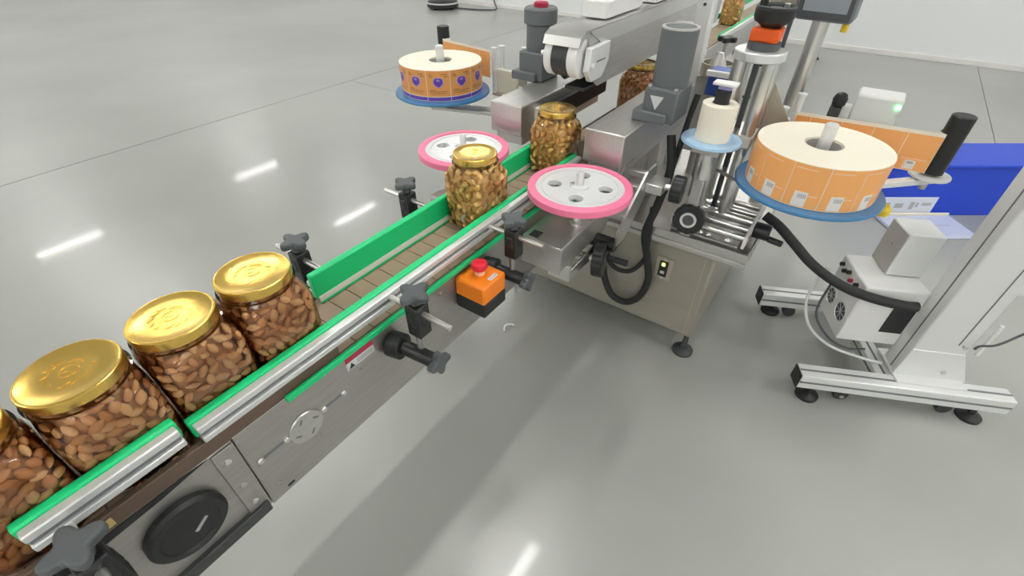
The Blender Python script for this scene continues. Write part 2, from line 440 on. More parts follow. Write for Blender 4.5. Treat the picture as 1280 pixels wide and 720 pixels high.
def fill_jar(pos, mixed, n_single, label, group, rz=0, mind=.0138):
    rnd = random.Random(int(pos[0] * 1000) + 5)
    pts = []; cell = []
    def tryadd(p, nrm):
        for q in cell:
            if (q - p).length_squared < mind * mind: return
        cell.append(p); pts.append((p, nrm))
    for _ in range(2600):
        th = rnd.uniform(0, 2 * math.pi); z = rnd.uniform(.009, .172)
        k = 1.0 if z < .14 else 1 - (z - .14) * 5
        r = (sup(.0668, 6, th) if z < .145 else sup(.064 if z < .16 else .060, 3.2 if z < .16 else 2.1, th)) - rnd.uniform(.0060, .0095)
        p = Vector((r * math.cos(th), r * math.sin(th), z))
        cx, sy = math.cos(th), math.sin(th)
        nv = Vector((abs(cx) ** 4 * (1 if cx > 0 else -1), abs(sy) ** 4 * (1 if sy > 0 else -1), 0)).normalized()
        tryadd(p, nv)
    for _ in range(500):
        a = rnd.uniform(0, 2 * math.pi); r = .056 * math.sqrt(rnd.random()); tryadd(Vector((r * math.cos(a), r * math.sin(a), rnd.uniform(.166, .176))), Vector((0, 0, 1)))
    T = Matrix.Translation(pos) @ Matrix.Rotation(rz, 4, 'Z'); items = []
    for p, nv in pts:
        q = Vector((0, 0, 1)).rotation_difference(nv).to_matrix().to_4x4()
        Mx = T @ Matrix.Translation(p) @ q @ Matrix.Rotation(rnd.uniform(0, 6.283), 4, 'Z') @ Matrix.Rotation(rnd.gauss(0, .28), 4, 'X') @ Matrix.Rotation(rnd.gauss(0, .22), 4, 'Y') @ Matrix.Scale(rnd.uniform(.88, 1.12) * (1.28 if mixed else 1), 4)
        wp = T @ p; vis = (T.to_3x3() @ nv).dot((CAMV - wp).normalized()) + .9 * p.z / .16
        items.append((vis, Mx, rnd.choice((0, 0, 1, 1, 2)) if mixed else 0))
    items.sort(key=lambda a: -a[0])
    for vis, Mx, k in items[:n_single]:
        mb, me = MX[k] if mixed else AM
        o = bpy.data.objects.new(me.name.split('.')[0], me); COL.objects.link(o); o.matrix_world = Mx
        tag(o, label, 'nut', group)
    rest = MB()
    for vis, Mx, k in items[n_single:]:
        mb, _ = MX[k] if mixed else AM
        rest.T = Mx; rest.add(mb.v, mb.f)
    if items[n_single:]:
        o = stuff(rest.build('nut_filling', 'mixed' if mixed else 'almond', smooth=80)); tag(o, label.replace('nut lying', 'nuts heaped').replace('almond lying', 'almonds heaped').replace('one of the ', 'the remaining ') , 'nuts')
    # dense nuts deeper in the jar: one lumpy body behind the outer layer
    n = 24; vs = []; fs = []
    zs = (.008, .03, .06, .09, .12, .158, .164)
    for j, z in enumerate(zs):
        for i in range(n):
            th = 2 * math.pi * i / n; r = sup(.0575 if j < 5 else (.05 if j == 5 else .01), 5 if j < 5 else 3, th) - rnd.uniform(0, .004)
            vs.append((r * math.cos(th), r * math.sin(th), z))
    for j in range(len(zs) - 1):
        for i in range(n):
            k = (i + 1) % n; fs.append((j * n + i, j * n + k, (j + 1) * n + k, (j + 1) * n + i))
    fs.append(tuple(range(n))[::-1]); fs.append(tuple(range((len(zs) - 1) * n, len(zs) * n)))
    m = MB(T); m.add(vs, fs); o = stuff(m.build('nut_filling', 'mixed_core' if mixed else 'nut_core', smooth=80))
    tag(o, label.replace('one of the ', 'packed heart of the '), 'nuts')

JARS = [  # x, description of the jar, contents, mixed, singles
    (.274, 'almond jar with gold lid, nearest the start of the far green rail', 'one of the roasted almonds in the third almond jar from the left edge', False, 75),
    (.136, 'almond jar with shiny gold lid, third from the left edge of the picture', 'one of the roasted almonds in the jar with the shiniest gold lid', False, 75),
    (-.001, 'almond jar with dull gold lid, largest one whole in view at lower left', 'one of the roasted almonds in the largest whole jar at lower left', False, 75),
    (-.138, 'almond jar cut off by the left edge of the picture', 'one of the roasted almonds in the jar cut off by the left edge', False, 60),
    (.900, 'mixed nut jar between the two pink wheels', 'one of the mixed nuts in the jar between the pink wheels', True, 100),
    (1.318, 'mixed nut jar entering the gap between the two steel belt housings', 'one of the mixed nuts in the jar entering between the steel housings', True, 80),
    (1.99, 'nut jar under the press conveyor, seen between grey motor and steel housing', 'one of the nuts in the jar under the press conveyor', False, 0)]
JARS[0] = (JARS[0][0], JARS[0][1], 'one of the roasted almonds in the jar beside the start of the far green rail', False, 75)
for x, lab, cont, mixed, ns in JARS:
    jar(lab, x, 1 if mixed else 0)
    fill_jar((x, CY, BZ + .001), mixed, ns, cont, cont.replace('one of the ', ''), mind=.0172 if mixed else .0138)

# ------------------------------------------------------------------ emergency stop box
t = thing('emergency_stop_box', 'orange emergency stop box with red mushroom button on the conveyor side', 'stop button', (.718, .60, .656))
B('lower_case', 'black', t, .672, .764, .556, .648, .660, .700, .004)
B('upper_case', 'orange', t, .672, .764, .556, .648, .700, .754, .006)
m = MB(); m.lathe([(.013, .754), (.013, .766)], (.722, .606, 0), n=24); m.build('button_collar', 'label_line', t)
m = MB(); m.lathe([(.011, .766), (.017, .768), (.021, .774), (.021, .782), (.018, .787), (.012, .788), (.010, .786), (.001, .786)], (.722, .606, 0), n=32); m.build('button', 'estop_red', t)
B('label_plate', 'sticker_white', t, .712, .744, .564, .576, .754, .7546, 0)
for k in range(4): B('letter', 'ink_grey', t, .7165 + k * .007, .7205 + k * .007, .567, .573, .7546, .7550, 0)
B('mount', 'steel', t, .70, .74, .645, .6505, .668, .745, .001)

# ------------------------------------------------------------------ pink spacing wheels
def wheel(label, x, y):
    t = thing('spacing_wheel', label, 'wheel', (x, y, .74), 'pink rimmed spacing wheels')
    m = MB(); zt, zb = .866, .842
    m.lathe([(.124, zb), (.140, zb), (.146, zb + .003), (.147, zb + .012), (.146, zt - .003), (.140, zt), (.124, zt), (.124, zb)], (x, y, 0), n=64, cap=False); m.build('tyre', 'pink', t)
    # disc with four round holes: built as a sector grid of the plate around holes
    bm = bmesh.new(); N = 64
    outer = [bm.verts.new((x + .1245 * math.cos(2 * math.pi * i / N), y + .1245 * math.sin(2 * math.pi * i / N), zt - .004)) for i in range(N)]
    edges = [bm.edges.new((outer[i], outer[(i + 1) % N])) for i in range(N)]
    for a in (20, 110, 200, 290):
        cx, cy = x + .071 * math.cos(R(a)), y + .071 * math.sin(R(a)); K = 20
        h = [bm.verts.new((cx + .0205 * math.cos(2 * math.pi * i / K), cy + .0205 * math.sin(2 * math.pi * i / K), zt - .004)) for i in range(K)]
        edges += [bm.edges.new((h[i], h[(i + 1) % K])) for i in range(K)]
    bmesh.ops.triangle_fill(bm, edges=edges, use_beauty=True)
    r = bmesh.ops.extrude_face_region(bm, geom=bm.faces[:])
    bmesh.ops.translate(bm, verts=[v for v in r['geom'] if isinstance(v, bmesh.types.BMVert)], vec=(0, 0, -.014))
    bmesh.ops.recalc_face_normals(bm, faces=bm.faces)
    me = bpy.data.meshes.new('disc'); bm.to_mesh(me); bm.free(); me.materials.append(MATS['wheel_white'])
    o = bpy.data.objects.new('disc', me); COL.objects.link(o); o.parent = t; o.matrix_parent_inverse = Matrix.Translation(t.location).inverted()
    MB().ring(.108, .1055, zt - .0042, zt - .0022, (x, y, 0)).build('disc_ridge', 'aluminium', t)
    MB().lathe([(.026, zt - .004), (.026, zt + .001), (.013, zt + .003)], (x, y, 0), n=28).build('hub', 'wheel_white', t)
    MB().lathe([(.0105, .744), (.0105, zt + .038), (.0085, zt + .041)], (x, y, 0), n=20).build('spindle', 'aluminium', t)
    MB().lathe([(.006, 0), (.006, .008)], (x - .012, y + .018, zt), n=10).build('set_screw', 'steel_bright', t)
    MB().lathe([(.020, .744), (.020, .750), (.014, .756), (.014, zb)], (x, y, 0), n=24).build('bearing', 'steel_bright', t)
wheel('pink rimmed white wheel on the near side of the belt', 1.087, .532)
wheel('pink rimmed white wheel on the far side of the belt behind the middle jar', 1.109, .970)

# brackets that carry the wheels
def wheel_bracket(label, x, y, s):
    t = thing('wheel_bracket', label, 'bracket', (x, y, .66), 'steel brackets under the spacing wheels')
    f = lambda d: y + s * d
    def yb(a, b): return min(f(a), f(b)), max(f(a), f(b))
    a, b = yb(-.065, .065)
    B('top_plate', 'steel_bright', t, x - .145, x + .12, a, b, .738, .744, .0015)
    B('front_plate', 'steel', t, x - .145, x - .140, a, b, .655, .738, .001)
    a, b = yb(.060, .065)
    B('side_plate', 'steel', t, x - .140, x + .12, a, b, .665, .738, .001)
    a, b = yb(-.118, -.065)
    B('mounting_arm', 'steel', t, x - .12, x - .06, a, b, .70, .712, .001)
    B('slot', 'black_grey', t, x - .135, x - .10, min(f(-.05), f(-.02)), max(f(-.05), f(-.02)), .744, .7445, 0)
    return t
wheel_bracket('steel box bracket under the near pink wheel', 1.087, .562, -1)
wheel_bracket('steel box bracket under the far pink wheel', 1.109, .938, 1)

def hand_knob(label, c, axis, r, th, shaft=.08, ring=False):
    t = thing('hand_knob', label, 'knob', c, 'black hand knobs on the labelling machine')
    ax = Vector(axis).normalized(); c = Vector(c)
    m = MB(); n = 48; q = Vector((0, 0, 1)).rotation_difference(ax).to_matrix().to_4x4()
    for (rf, z0, z1) in ((1, 0, th),):
        poly = [(r * (1 - .05 * (i % 4 < 1)) * math.cos(2 * math.pi * i / n), r * (1 - .05 * (i % 4 < 1)) * math.sin(2 * math.pi * i / n)) for i in range(n)]
        m.prism(poly, z0, z1, Matrix.Translation(c) @ q)
    m.build('grip', 'black', t, .003)
    if ring: MB().ring(r * .52, r * .36, th, th + .002, c, ax).build('face_ring', 'aluminium', t)
    MB().lathe([(r * .34, th - .001), (r * .34, th + .003), (r * .2, th + .004)], c, ax, 20).build('centre_cap', 'charcoal', t)
    MB().cyl(c, c - ax * shaft, r * .24, 14).build('shaft', 'steel_bright', t)
    return t
hand_knob('black ribbed hand knob under the near pink wheel', (1.13, .478, .615), (.25, -1, .05), .058, .034, .11)
hand_knob('black hand knob with silver ring facing out above the cabinet edge', (1.475, .302, .653), (-1, -.12, .12), .051, .03, .06, True)
hand_knob('black ribbed hand knob left of the silver ringed knob', (1.36, .352, .795), (.1, -1, 0), .042, .034, .08)
# strap plates that carry those knobs
t = thing('adjuster_strap', 'bent steel strap reaching from the wheel bracket to the ribbed knob', 'bracket', (1.1, .50, .6))
B('strap', 'steel_bright', t, .99, 1.19, .488, .496, .605, .645, .002)
B('strap_end', 'steel_bright', t, .985, .995, .488, .56, .605, .66, .002)
MB().cyl((1.14, .445, .625), (1.14, .375, .63), .010, 14).build('pin', 'black', t)
t = thing('slide_bracket', 'angled steel slide bracket behind the near pink wheel', 'bracket', (1.3, .42, .7))
M = Matrix(((1, 0, 0, 0), (0, 0, 1, 0), (0, 1, 0, 0), (0, 0, 0, 1)))
MB().prism([(1.16, .66), (1.22, .66), (1.40, .80), (1.40, .84), (1.33, .84), (1.16, .71)], .425, .432, M).build('cheek_plate', 'steel_bright', t)
MB().prism([(1.16, .66), (1.22, .66), (1.40, .80), (1.40, .84), (1.33, .84), (1.16, .71)], .50, .507, M).build('cheek_plate', 'steel', t)
for k in range(4): B('cross_bar', 'steel', t, 1.20 + k * .05, 1.222 + k * .05, .432, .50, .725 + k * .026, .745 + k * .026, .002)
B('end_block', 'steel_bright', t, 1.325, 1.40, .372, .425, .775, .805, .002)
MB().cyl((1.17, .43, .655), (1.17, .53, .655), .022, 18).build('cable_gland', 'black', t, .002)

# ------------------------------------------------------------------ machine cabinet
CX0 = 1.52
cab = thing('machine_cabinet', 'stainless steel cabinet of the labelling machine standing on round black feet', 'cabinet', (2.0, .65, 0))
B('cabinet_body', 'steel_cabinet', cab, CX0, 2.55, .183, 1.10, .10, .525, .012)
B('top_plate', 'steel', cab, 1.468, 2.6, .085, 1.12, .525, .545, .003)
B('plate_rim', 'steel', cab, 1.475, 1.483, .092, .52, .545, .575, .001)
B('plate_rim', 'steel', cab, 1.475, 2.6, .088, .094, .545, .575, .001)
B('corner_seam', 'steel', cab, CX0 - .0012, CX0, .215, .2165, .11, .52, 0)
for x, y in ((1.545, .20), (2.5, .23), (1.575, 1.06), (2.5, 1.06)):
    MB().lathe([(.042, 0), (.042, .012), (.030, .022), (.012, .026), (.010, .10)], (x, y, 0), n=28).build('foot', 'black_grey', cab)
sw = B('power_switch', 'tan_metal', cab, CX0 - .004, CX0, .322, .386, .338, .436, .001)
B('switch_window', 'black', sw, CX0 - .006, CX0 - .004, .338, .372, .352, .422, .001)
B('indicator_light', 'led_yellow', sw, CX0 - .010, CX0 - .006, .350, .362, .402, .414, .002)
B('rocker', 'aluminium', sw, CX0 - .009, CX0 - .006, .347, .363, .366, .378, .001)
for z in (.344, .430): MB().lathe([(.004, 0), (.004, .003)], (CX0 - .004, .354, z), (-1, 0, 0), 8).build('screw', 'steel_bright', sw)

# slide unit on the plate corner
t = thing('slide_unit', 'steel linear slide with white end plate on the cabinet corner under the big label roll', 'slide', (1.63, .2, .545))
B('slide_base', 'steel', t, 1.495, 1.80, .13, .36, .545, .585, .002)
ep = B('end_plate', 'label_white', t, 1.492, 1.80, .112, .122, .585, .632, .0015)
for x in (1.53, 1.60, 1.68, 1.76): MB().cyl((x, .1115, .615), (x, .1125, .615), .007, 10).build('screw_hole', 'black', ep)
B('end_plate', 'steel', t, 1.492, 1.80, .36, .368, .585, .632, .0015)
for x in (1.525, 1.585, 1.645, 1.705, 1.765): MB().cyl((x, .118, .608), (x, .364, .608), .012 if x != 1.645 else .017, 16).build('rod', 'steel_bright', t)
MB().cyl((1.62, .112, .60), (1.62, .06, .60), .028, 18).build('hub', 'black', t, .003)
MB().cyl((1.60, .06, .59), (1.60, .012, .585), .011, 14).build('crank_handle', 'black', t, .003)

# cables
def cable(label, pts, r, m='rubber'):
    return tag(MB().tube(pts, r, 12, 8).build('cable', m, smooth=60), label, 'cable')
cable('thick black cable hanging in a loop against the steel cabinet front', [(1.50, .43, .90), (1.47, .40, .80), (1.45, .41, .68), (1.46, .435, .55), (1.485, .418, .44), (1.49, .395, .33), (1.49, .415, .235), (1.49, .465, .182), (1.49, .53, .19), (1.485, .572, .27), (1.47, .58, .36), (1.44, .56, .45)], .014)
cable('thinner black cable curving inside the hanging cable loop', [(1.45, .425, .66), (1.47, .42, .50), (1.485, .425, .42), (1.485, .465, .35), (1.48, .52, .335), (1.47, .56, .37), (1.45, .565, .46)], .009)
cable('black cable running up behind the grey motor beside the small blue disc', [(1.47, .405, .70), (1.50, .40, .82), (1.53, .395, .95), (1.55, .39, 1.02)], .009)
cable('thick black cable drooping from the slide unit to the white control box', [(1.70, .10, .62), (1.69, .045, .60), (1.685, -.02, .555), (1.68, -.10, .50), (1.69, -.20, .452), (1.715, -.30, .425), (1.745, -.395, .415), (1.765, -.44, .415)], .017)

# ------------------------------------------------------------------ side belt housings and motors
def housing(label, ya, yb, xf, mx, my, mlabel, ztop=1.205, capr=.055):
    t = thing('belt_housing', label, 'housing', ((xf + 2.0) / 2, (ya + yb) / 2, .855), 'steel side belt housings')
    inner = yb if yb < CY else ya; s = 1 if yb < CY else -1
    B('cover', 'steel', t, xf, xf + .62, ya, yb, .852, .954, .004)
    B('skirt', 'steel', t, xf + .02, xf + .6, min(ya, yb) + .01, max(ya, yb) - .01, .815, .852, .002)
    e = inner + s * .0
    y0, y1 = sorted((inner - s * .01, inner + s * .022))
    B('grip_belt', 'black', t, xf + .10, xf + .6, y0, y1, .862, .925, .004)
    MB().cyl((xf + .10, (y0 + y1) / 2, .858), (xf + .10, (y0 + y1) / 2, .93), .020, 20).build('belt_roller', 'white_paint', t)
    m = thing('gear_motor', mlabel, 'motor', (mx, my, .954), 'grey gear motors')
    B('gearbox', 'motor_grey', m, mx - .062, mx + .062, my - .052, my + .052, .954, 1.052, .006)
    B('gear_flange', 'motor_grey', m, mx - .078, mx + .05, my - .03, my + .075, .954, .985, .004)
    cr_ = .0525 if capr < .053 else .050
    MB().lathe([(cr_, 1.05), (cr_, ztop - .055), (capr, ztop - .050), (capr, ztop - .006), (capr - .005, ztop), (.002, ztop)], (mx, my, 0), n=36).build('motor_can', 'motor_grey', m)
    return m
mr = housing('steel belt housing under the grey motor beside the near pink wheel', .493, .622, 1.268, 1.49, .465, 'round grey gear motor standing on the nearer steel housing', 1.205, .0525)
MB().prism([(1.425, .985), (1.455, 1.035), (1.395, 1.035)] if False else [(.475, .99), (.455, 1.03), (.497, 1.03)], 1.427, 1.4285, Matrix(((0, 0, 1, 0), (1, 0, 0, 0), (0, 1, 0, 0), (0, 0, 0, 1)))).build('warning_triangle', 'sticker_white', mr)
MB().ring(.052, .044, 1.203, 1.208, (1.49, .465, 0)).build('rim', 'steel_bright', mr)
for y in (.425, .505): MB().lathe([(.006, 0), (.006, .006)], (1.435, y, 1.052), n=8).build('bolt', 'steel_bright', mr)
ml = housing('steel belt housing under the grey motor behind the far pink wheel', .878, 1.007, 1.305, 1.635, 1.022, 'grey gear motor standing on the farther steel housing', 1.19, .060)
MB().lathe([(.026, 1.19), (.026, 1.202), (.02, 1.206)], (1.635, 1.022, 0), n=20).build('red_cap', 'sticker_red', ml)
# support struts of the housings down to the plate
for (x, y) in ((1.75, .55), (1.75, .95)):
    tag(MB().box(x - .02, x + .02, y - .02, y + .02, .545, .82).build('support_column', 'steel', bevel=.002), 'square steel column holding up the %s belt housing' % ('nearer' if y < .75 else 'farther'), 'column')

# ------------------------------------------------------------------ press conveyor over the jars
pc = thing('press_conveyor', 'steel press conveyor with black end roller above the jars between the motors', 'conveyor', (2.0, .75, 1.03))
SW = Matrix(((1, 0, 0, 0), (0, 0, -1, 0), (0, 1, 0, 0), (0, 0, 0, 1)))
prof = [(1.315, 1.152), (1.325, 1.176), (1.355, 1.190), (2.75, 1.195), (2.75, 1.180), (1.36, 1.176), (1.338, 1.165), (1.330, 1.150)]
MB().prism(prof, -.812, -.690, SW).build('top_cover', 'steel_bright', pc, smooth=30)
for ya, yb in ((.688, .695), (.808, .815)):
    MB().prism([(1.46, 1.018), (2.75, 1.018), (2.75, 1.182), (1.37, 1.178), (1.40, 1.06)], -yb, -ya, SW).build('side_plate', 'steel', pc)
MB().prism([(1.45, 1.145), (2.75, 1.145), (2.75, 1.192), (1.37, 1.188)], -.688, -.6845, SW).build('upper_strip', 'steel_bright', pc)
MB().cyl((1.365, .729, 1.115), (1.365, .781, 1.115), .055, 32).build('end_roller', 'black_grey', pc, .003)
B('press_belt', 'black_grey', pc, 1.42, 2.7, .715, .785, 1.004, 1.014, 0)
for ya, yb in ((.696, .728), (.782, .807)):
    MB().cyl((1.365, ya, 1.115), (1.365, yb, 1.115), .056, 32).build('roller_cheek', 'white_paint', pc, .004)
bp = MB().prism([(1.345, 1.085), (1.375, 1.050), (1.44, 1.050), (1.48, 1.095), (1.48, 1.150), (1.355, 1.148)], -.688, -.668, SW).build('bearing_plate', 'alu_white', pc, .003)
B('plate_slot', 'alu_groove', bp, 1.395, 1.45, .6672, .668, 1.103, 1.107, 0)
MB().lathe([(.010, 0), (.010, .012), (.006, .03)], (1.365, .815, 1.115), (0, 1, 0), 14).build('axle_end', 'white_paint', pc)
MB().lathe([(.008, 0), (.008, .010)], (1.365, .668, 1.10), (0, -1, 0), 12).build('axle_end', 'white_paint', pc)
B('motor_box', 'white_paint', pc, 1.52, 1.80, .71, .80, 1.195, 1.245, .006, label='white box on top')
B('box_lid', 'white_paint', pc, 1.90, 2.2, .70, .80, 1.1955, 1.22, .004)
MB().tube([(1.79, .78, 1.235), (1.84, .74, 1.25), (1.91, .73, 1.22)], .008, 8).build('box_cable', 'charcoal', pc)
B('hanger', 'steel', pc, 1.455, 1.475, .735, .765, .98, 1.03, .002) if False else None
for x in (2.12,):
    B('post', 'alu_white', pc, x - .03, x + .03, .55, .61, .545, 1.42, .004)
    B('cross_arm', 'alu_white', pc, x - .02, x + .02, .60, .688, 1.07, 1.11, .002)
pb = [c for c in pc.children if c.name.startswith('post')][0]
for z in (1.18, 1.23, 1.30): MB().lathe([(.006, 0), (.006, .004)], (2.09, .58, z), (-1, 0, 0), 8).build('bolt', 'black_grey', pb)

# ------------------------------------------------------------------ label rolls
def wrap(poly, cx, cy, rad, a_c, z_c, off):
    """polygon (s along the roll, z) laid on the roll's side, with a thin real thickness"""
    vs = []; n = len(poly)
    for o in (off * .2, off):
        for s, z in poly:
            a = a_c + s / rad; vs.append((cx + (rad + o) * math.cos(a), cy + (rad + o) * math.sin(a), z_c + z))
    return vs, [tuple(range(n, 2 * n))] + [(i, (i + 1) % n, n + (i + 1) % n, n + i) for i in range(n)]
def rect_poly(s0, s1, z0, z1, n=5):
    lo = [(s0 + (s1 - s0) * i / n, z0) for i in range(n + 1)]; hi = [(s0 + (s1 - s0) * i / n, z1) for i in range(n, -1, -1)]
    return lo + hi
def patch(name, m, parent, rects, cx, cy, rad, a_c, off):
    mb = MB()
    for s0, s1, z0, z1 in rects:
        n = 5
        for i in range(n):
            a, b = s0 + (s1 - s0) * i / n, s0 + (s1 - s0) * (i + 1) / n
            mb.add(*wrap([(a, z0), (b, z0), (b, z1), (a, z1)], cx, cy, rad, a_c, 0, off))
    return mb.build(name, m, parent, smooth=60)
def label_roll(label, cx, cy, rad, z0, z1, discr, kind):
    t = thing('label_roll', label, 'label roll', (cx, cy, z0), 'rolls of orange labels on the labelling machine')
    MB().ring(rad, .050, z0, z1, (cx, cy, 0), n=72).build('roll', 'cream_paper', t, label='cream backing paper wound into a roll')
    MB().ring(.0498, .044, z0, z1 - .004, (cx, cy, 0)).build('core', 'core_card', t)
    step = 29 if kind == 'bar' else 31.9; a0 = 180.5 if kind == 'bar' else 217.6
    for k in range(-5, 6) if kind != 'bar' else range(-6, 6):
        ac = R(a0 + k * step); w = rad * R(step)
        if kind == 'bar':
            lb = patch('label', 'label_orange', t, [(-w / 2 + .0008, w / 2 - .0008, z0 + .002, z1 - .002)], cx, cy, rad, ac, .0006)
            patch('barcode_box', 'label_white', lb, [(-.020, .013, z0 + .004, z0 + .046)], cx, cy, rad, ac, .0010)
            patch('barcode', 'ink_grey', lb, [(-.010 + .0042 * i, -.0075 + .0042 * i, z0 + .028, z0 + .040) for i in range(5)], cx, cy, rad, ac, .0013)
            patch('label_line', 'label_line', lb, [(.014, w / 2 - .008, z0 + .036, z0 + .039)], cx, cy, rad, ac, .0009)
            patch('label_line', 'label_line', lb, [(-w / 2, -w / 2 + .0022, z0 + .004, z1 - .012), (-w / 2 + .006, w / 2 - .03, z1 - .014, z1 - .0115)], cx, cy, rad, ac, .0009)
        else:
            lb = patch('label', 'label_orange_dark', t, [(-w / 2 + .0012, w / 2 - .0012, z0 + .020, z1 - .002)], cx, cy, rad, ac, .0006)
            patch('label_band', 'label_purple', lb, [(-w / 2 + .0012, w / 2 - .0012, z0 + .0025, z0 + .0165)], cx, cy, rad, ac, .0008)
            mb = MB(); hp = [(0, -.021), (.010, -.015), (.0185, -.007), (.020, .004), (.016, .013), (.008, .017), (0, .0155), (-.008, .017), (-.016, .013), (-.020, .004), (-.0185, -.007), (-.010, -.015)]
            mb.add(*wrap([(p * 1.12, q * 1.12) for p, q in hp], cx, cy, rad, ac, .910, .0010)); mb.build('emblem_edge', 'label_pale_purple', lb)
            mb = MB(); mb.add(*wrap([(p * .92, q * .92) for p, q in hp], cx, cy, rad, ac, .910, .0015)); mb.build('emblem', 'label_purple', lb)
            patch('emblem_mark', 'label_pale_purple', lb, [(-.007, .006, .914, .920)], cx, cy, rad, ac, .0019)
            patch('print_lines', 'label_ink', lb, [(-.036, -.022, .930, .9335), (-.036, -.026, .937, .9405), (.024, .038, .930, .9335), (-.038, .036, .872, .8745), (-.036, .030, .865, .867), (-.036, -.012, .878, .8805), (.012, .036, .938, .941)], cx, cy, rad, ac, .0010)
    d = MB().lathe([(.02, z0 - .014), (discr - .004, z0 - .014), (discr, z0 - .011), (discr, z0 - .005), (discr - .002, z0 - .001), (.02, z0 - .001)], (cx, cy, 0), n=72, cap=True).build('support_disc', 'disc_blue', t, label='blue acrylic disc')
    MB().lathe([(.017, z0 - .03), (.017, z1 + .052), (.014, z1 + .056)], (cx, cy, 0), n=24).build('spindle', 'aluminium', t)
    MB().lathe([(.042, z0 - .07), (.045, z0 - .05), (.045, z0 - .0145)], (cx, cy, 0), n=28).build('hub', 'tan_metal', t)
    return t
RX, RY, LX, LY = 1.541, .016, 1.609, 1.506
label_roll('big roll of orange barcode labels on a blue disc above the cabinet corner', RX, RY, .172, .834, .955, .200, 'bar')
label_roll('roll of orange labels with purple emblems on a blue disc, left of the motors', LX, LY, .176, .834, .955, .208, 'gem')

# label web, roller and arm
def web_head(x, y, s, px, py, label_r, label_w, label_a, hubx, huby, nlab, pole):
    rr = .030
    t = thing('web_roller', label_r, 'roller', (x, y, .82), 'black rollers guiding the label webs')
    MB().lathe([(.030, .835), (.030, 1.005), (.027, 1.008)], (x, y, 0), n=28).build('roller', 'black', t)
    MB().lathe([(.055, .822), (.056, .825), (.055, .829)], (x, y, 0), n=36).build('flange', 'alu_white', t)
    MB().lathe([(.010, .78), (.010, .835)], (x, y, 0), n=12).build('pin', 'steel', t)
    a = thing('roll_arm', label_a, 'arm', (hubx, huby, .79), 'arms holding the label rolls')
    d = Vector((x - hubx, y - huby)); L = d.length; T = frame_at(hubx, huby, 0, math.atan2(d.y, d.x))
    B('arm_bar', 'alu_white', a, .047, L + .02, -.014, .014, .800, .817, .002, T)
    d2 = Vector((pole[0] - hubx, pole[1] - huby)); T2 = frame_at(hubx, huby, 0, math.atan2(d2.y, d2.x))
    B('arm_plate', 'steel', a, -.05, d2.length, -.035, .035, .749, .763, .002, T2)
    # web: a thin strip from roller to the peel side, with its labels as pieces
    w = thing('label_web', label_w, 'label strip', (x, y, .834), 'label webs')
    p0 = Vector((x - .028 , y - s * .018 )); p1 = Vector((px, py)); dv = (p1 - p0); n = Vector((-dv.y, dv.x)).normalized() * (1 if s < 0 else -1)
    if n.x > 0: n = -n
    m = MB(); Lw = dv.length; u = dv / Lw
    def quad(a, b, za, zb, off, th):
        A = p0 + u * a; Bb = p0 + u * b; vs = []
        for o in (off, off + th):
            for q, z in ((A, za), (Bb, za), (Bb, zb), (A, zb)): vs.append((q.x + n.x * o, q.y + n.y * o, z))
        return vs, [(0, 3, 2, 1), (4, 5, 6, 7), (0, 1, 5, 4), (1, 2, 6, 5), (2, 3, 7, 6), (3, 0, 4, 7)]
    m.add(*quad(0, Lw, .836, .957, 0, .0006))
    # the strip wraps the roller
    vs = []; fs = []; N = 10
    a0 = math.atan2(p0.y - y, p0.x - x); 
    for i in range(N + 1):
        aa = a0 + (-s) * (-1) * math.pi * .9 * i / N
        for z in (.836, .957): vs.append((x + .0335 * math.cos(aa), y + .0335 * math.sin(aa), z))
    for i in range(N): fs.append((2 * i, 2 * i + 2, 2 * i + 3, 2 * i + 1))
    m.add(vs, fs)
    m.build('backing_strip', 'cream_paper', w)
    for k in range(nlab):
        a_, b_ = k * .087 + .001, min(Lw, (k + 1) * .087 - .001)
        if a_ >= Lw: break
        lm = MB(); lm.add(*quad(a_, b_, .838, .947, .0006, .0005)); lb = lm.build('label', 'label_orange', w)
        if k == 0:
            lm = MB(); lm.add(*quad(.034, .062, .842, .868, .0011, .0004)); lm.build('barcode_box', 'label_white', lb)
            lm = MB(); lm.add(*quad(.040, .056, .858, .865, .0015, .0003)); lm.build('barcode', 'ink_grey', lb)
        lm = MB(); lm.add(*quad(a_ + .01, b_ - .012, .872, .8745, .0011, .0003)); lm.build('label_line', 'label_line', lb)
web_head(1.84, -.282, -1, 1.775, .125, 'black web roller on a white flange right of the big label roll', 'orange label web stretched behind the big barcode roll', 'white arm joining the big barcode roll to its black roller', RX, RY, 5, (1.69, .28))
web_head(1.935, 1.775, 1, 1.86, 1.43, 'black web roller standing behind the purple emblem label roll', 'orange label web stretched behind the purple emblem roll', 'arm under the purple emblem label roll', LX, LY, 5, (1.75, 1.09))
tag(MB().lathe([(.012, .768), (.02, .772), (.022, .79), (.014, .80)], (1.60, -.19, 0), n=20).build('yellow_knob', 'yellow'), 'small yellow knob beneath the rim of the big blue disc', 'knob')
tag(MB().box(1.73, 1.77, 1.07, 1.11, .545, .749).build('support_column', 'steel', bevel=.002), 'square steel column under the arm of the purple emblem roll', 'column')
